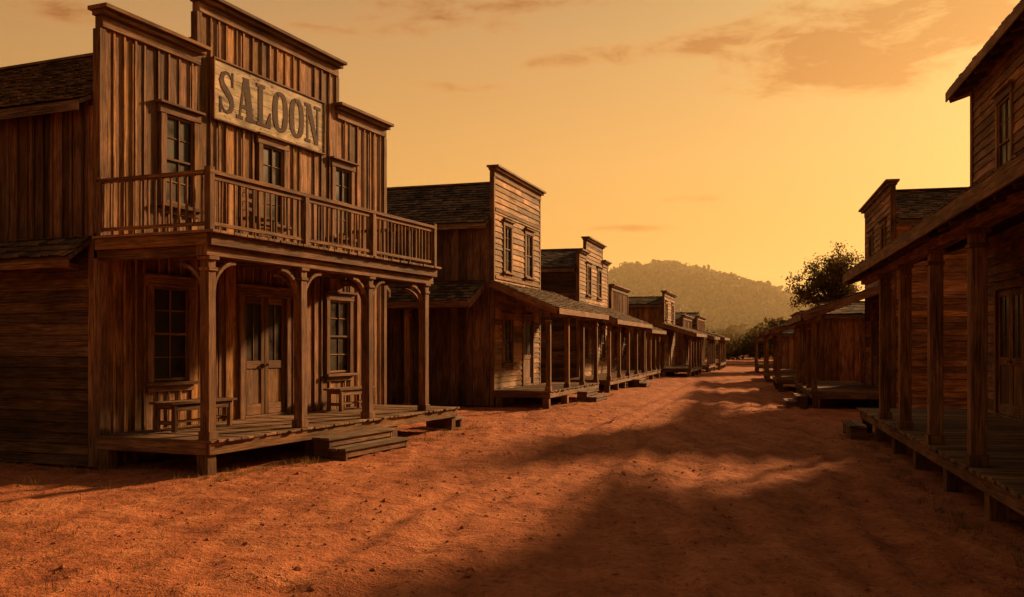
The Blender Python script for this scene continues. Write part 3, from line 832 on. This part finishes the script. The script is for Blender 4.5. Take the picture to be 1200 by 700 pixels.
prox=N.mr(dt,-.7,.80,.32,1.03)
glow=N.math('POWER',N.math('MAXIMUM',dt,0.0),12.0)
col=N.mix(1.0,base,N.n('ShaderNodeCombineColor').outputs[0],'MULTIPLY')
cc=[x for x in nt.nodes if x.bl_idname=='ShaderNodeCombineColor'][0]
for i in range(3): N.put(cc.inputs[i],prox)
gl=N.mix(glow,(0,0,0),(.38,.31,.085))
col=N.mix(1.0,col,gl,'ADD')
cv=N.n('ShaderNodeCombineXYZ'); N.put(cv.inputs[0],N.math('MULTIPLY',az,.11)); N.put(cv.inputs[1],N.math('MULTIPLY',el,.30))
nz=N.noise(cv.outputs[0],1.6,6,.60,.5)
nz2=N.noise(cv.outputs[0],5.0,4,.65,.4)
def blob(u,v,su,sv,tilt=0,amp=1):
    a0=math.degrees(math.atan((u-600)/FPX)); e0=math.degrees(math.atan((HOR-v)/FPX*math.cos(math.radians(a0))))
    sa=su/FPX*57.3; se=sv/FPX*57.3
    da=N.math('SUBTRACT',az,a0); de=N.math('SUBTRACT',N.math('SUBTRACT',el,e0),N.math('MULTIPLY',da,tilt))
    q=N.math('ADD',N.math('POWER',N.math('ABSOLUTE',N.math('DIVIDE',da,sa)),2.0),N.math('POWER',N.math('ABSOLUTE',N.math('DIVIDE',de,se)),2.0))
    return N.math('MULTIPLY',N.math('EXPONENT',N.math('MULTIPLY',q,-1.0)),amp)
bl=[blob(1010,44,150,48,.05,1.25),blob(1010,92,105,16,-.05,.75),blob(770,60,150,13,.06,.85),blob(600,4,190,12,0,.75),blob(440,34,100,13,.05,.8),blob(500,100,95,10,.0,.7),
    blob(815,233,42,5,0,.95),blob(700,268,100,5,0,.8),blob(60,10,120,18,.05,.55),blob(560,30,70,10,-.1,.55),blob(1150,15,80,34,0,.9)]
s=bl[0]
for b_ in bl[1:]: s=N.math('ADD',s,b_)
s=N.math('ADD',s,N.mr(el,22,40,0,.5))
cm=N.math('ADD',N.math('MULTIPLY',s,.60),N.math('MULTIPLY',N.math('SUBTRACT',nz,.5),2.1))
cm=N.math('ADD',cm,N.math('MULTIPLY',N.math('SUBTRACT',nz2,.5),.8))
cm=N.math('MULTIPLY',cm,N.math('MINIMUM',N.math('MULTIPLY',s,2.6),1.0))
mask=N.mr(cm,.12,.75,0,1)
edge=N.math('MULTIPLY',mask,N.math('SUBTRACT',1.0,mask))
ccol=N.mix(1.0,col,(.74,.50,.36),'MULTIPLY')
fin=N.mix(N.math('MULTIPLY',mask,.9),col,ccol)
hl=N.mix(N.math('MULTIPLY',edge,.75),(0,0,0),(.36,.20,.06))
fin=N.mix(1.0,fin,hl,'ADD')
nish=N.mix(1.0,sky.outputs[0],(.075,.055,.035),'MULTIPLY')
fin=N.mix(.08,fin,nish)
N.put(bg.inputs[0],fin); bg.inputs[1].default_value=1.0

sl=bpy.data.lights.new('sun','SUN'); sl.energy=7.0; sl.angle=math.radians(4.0); sl.color=(1.0,.54,.22)
so=bpy.data.objects.new('sun',sl); sc.collection.objects.link(so)
so.rotation_euler=Vector(sd).to_track_quat('Z','Y').to_euler()
cam=bpy.data.cameras.new('camera'); co=bpy.data.objects.new('camera',cam); sc.collection.objects.link(co)
co.location=(0,0,EYE); co.rotation_euler=(math.radians(90),0,0)
cam.sensor_width=36; cam.lens=36*FPX/1200; cam.shift_y=(HOR-350)/1200; cam.clip_end=4000; cam.clip_start=.05
sc.camera=co
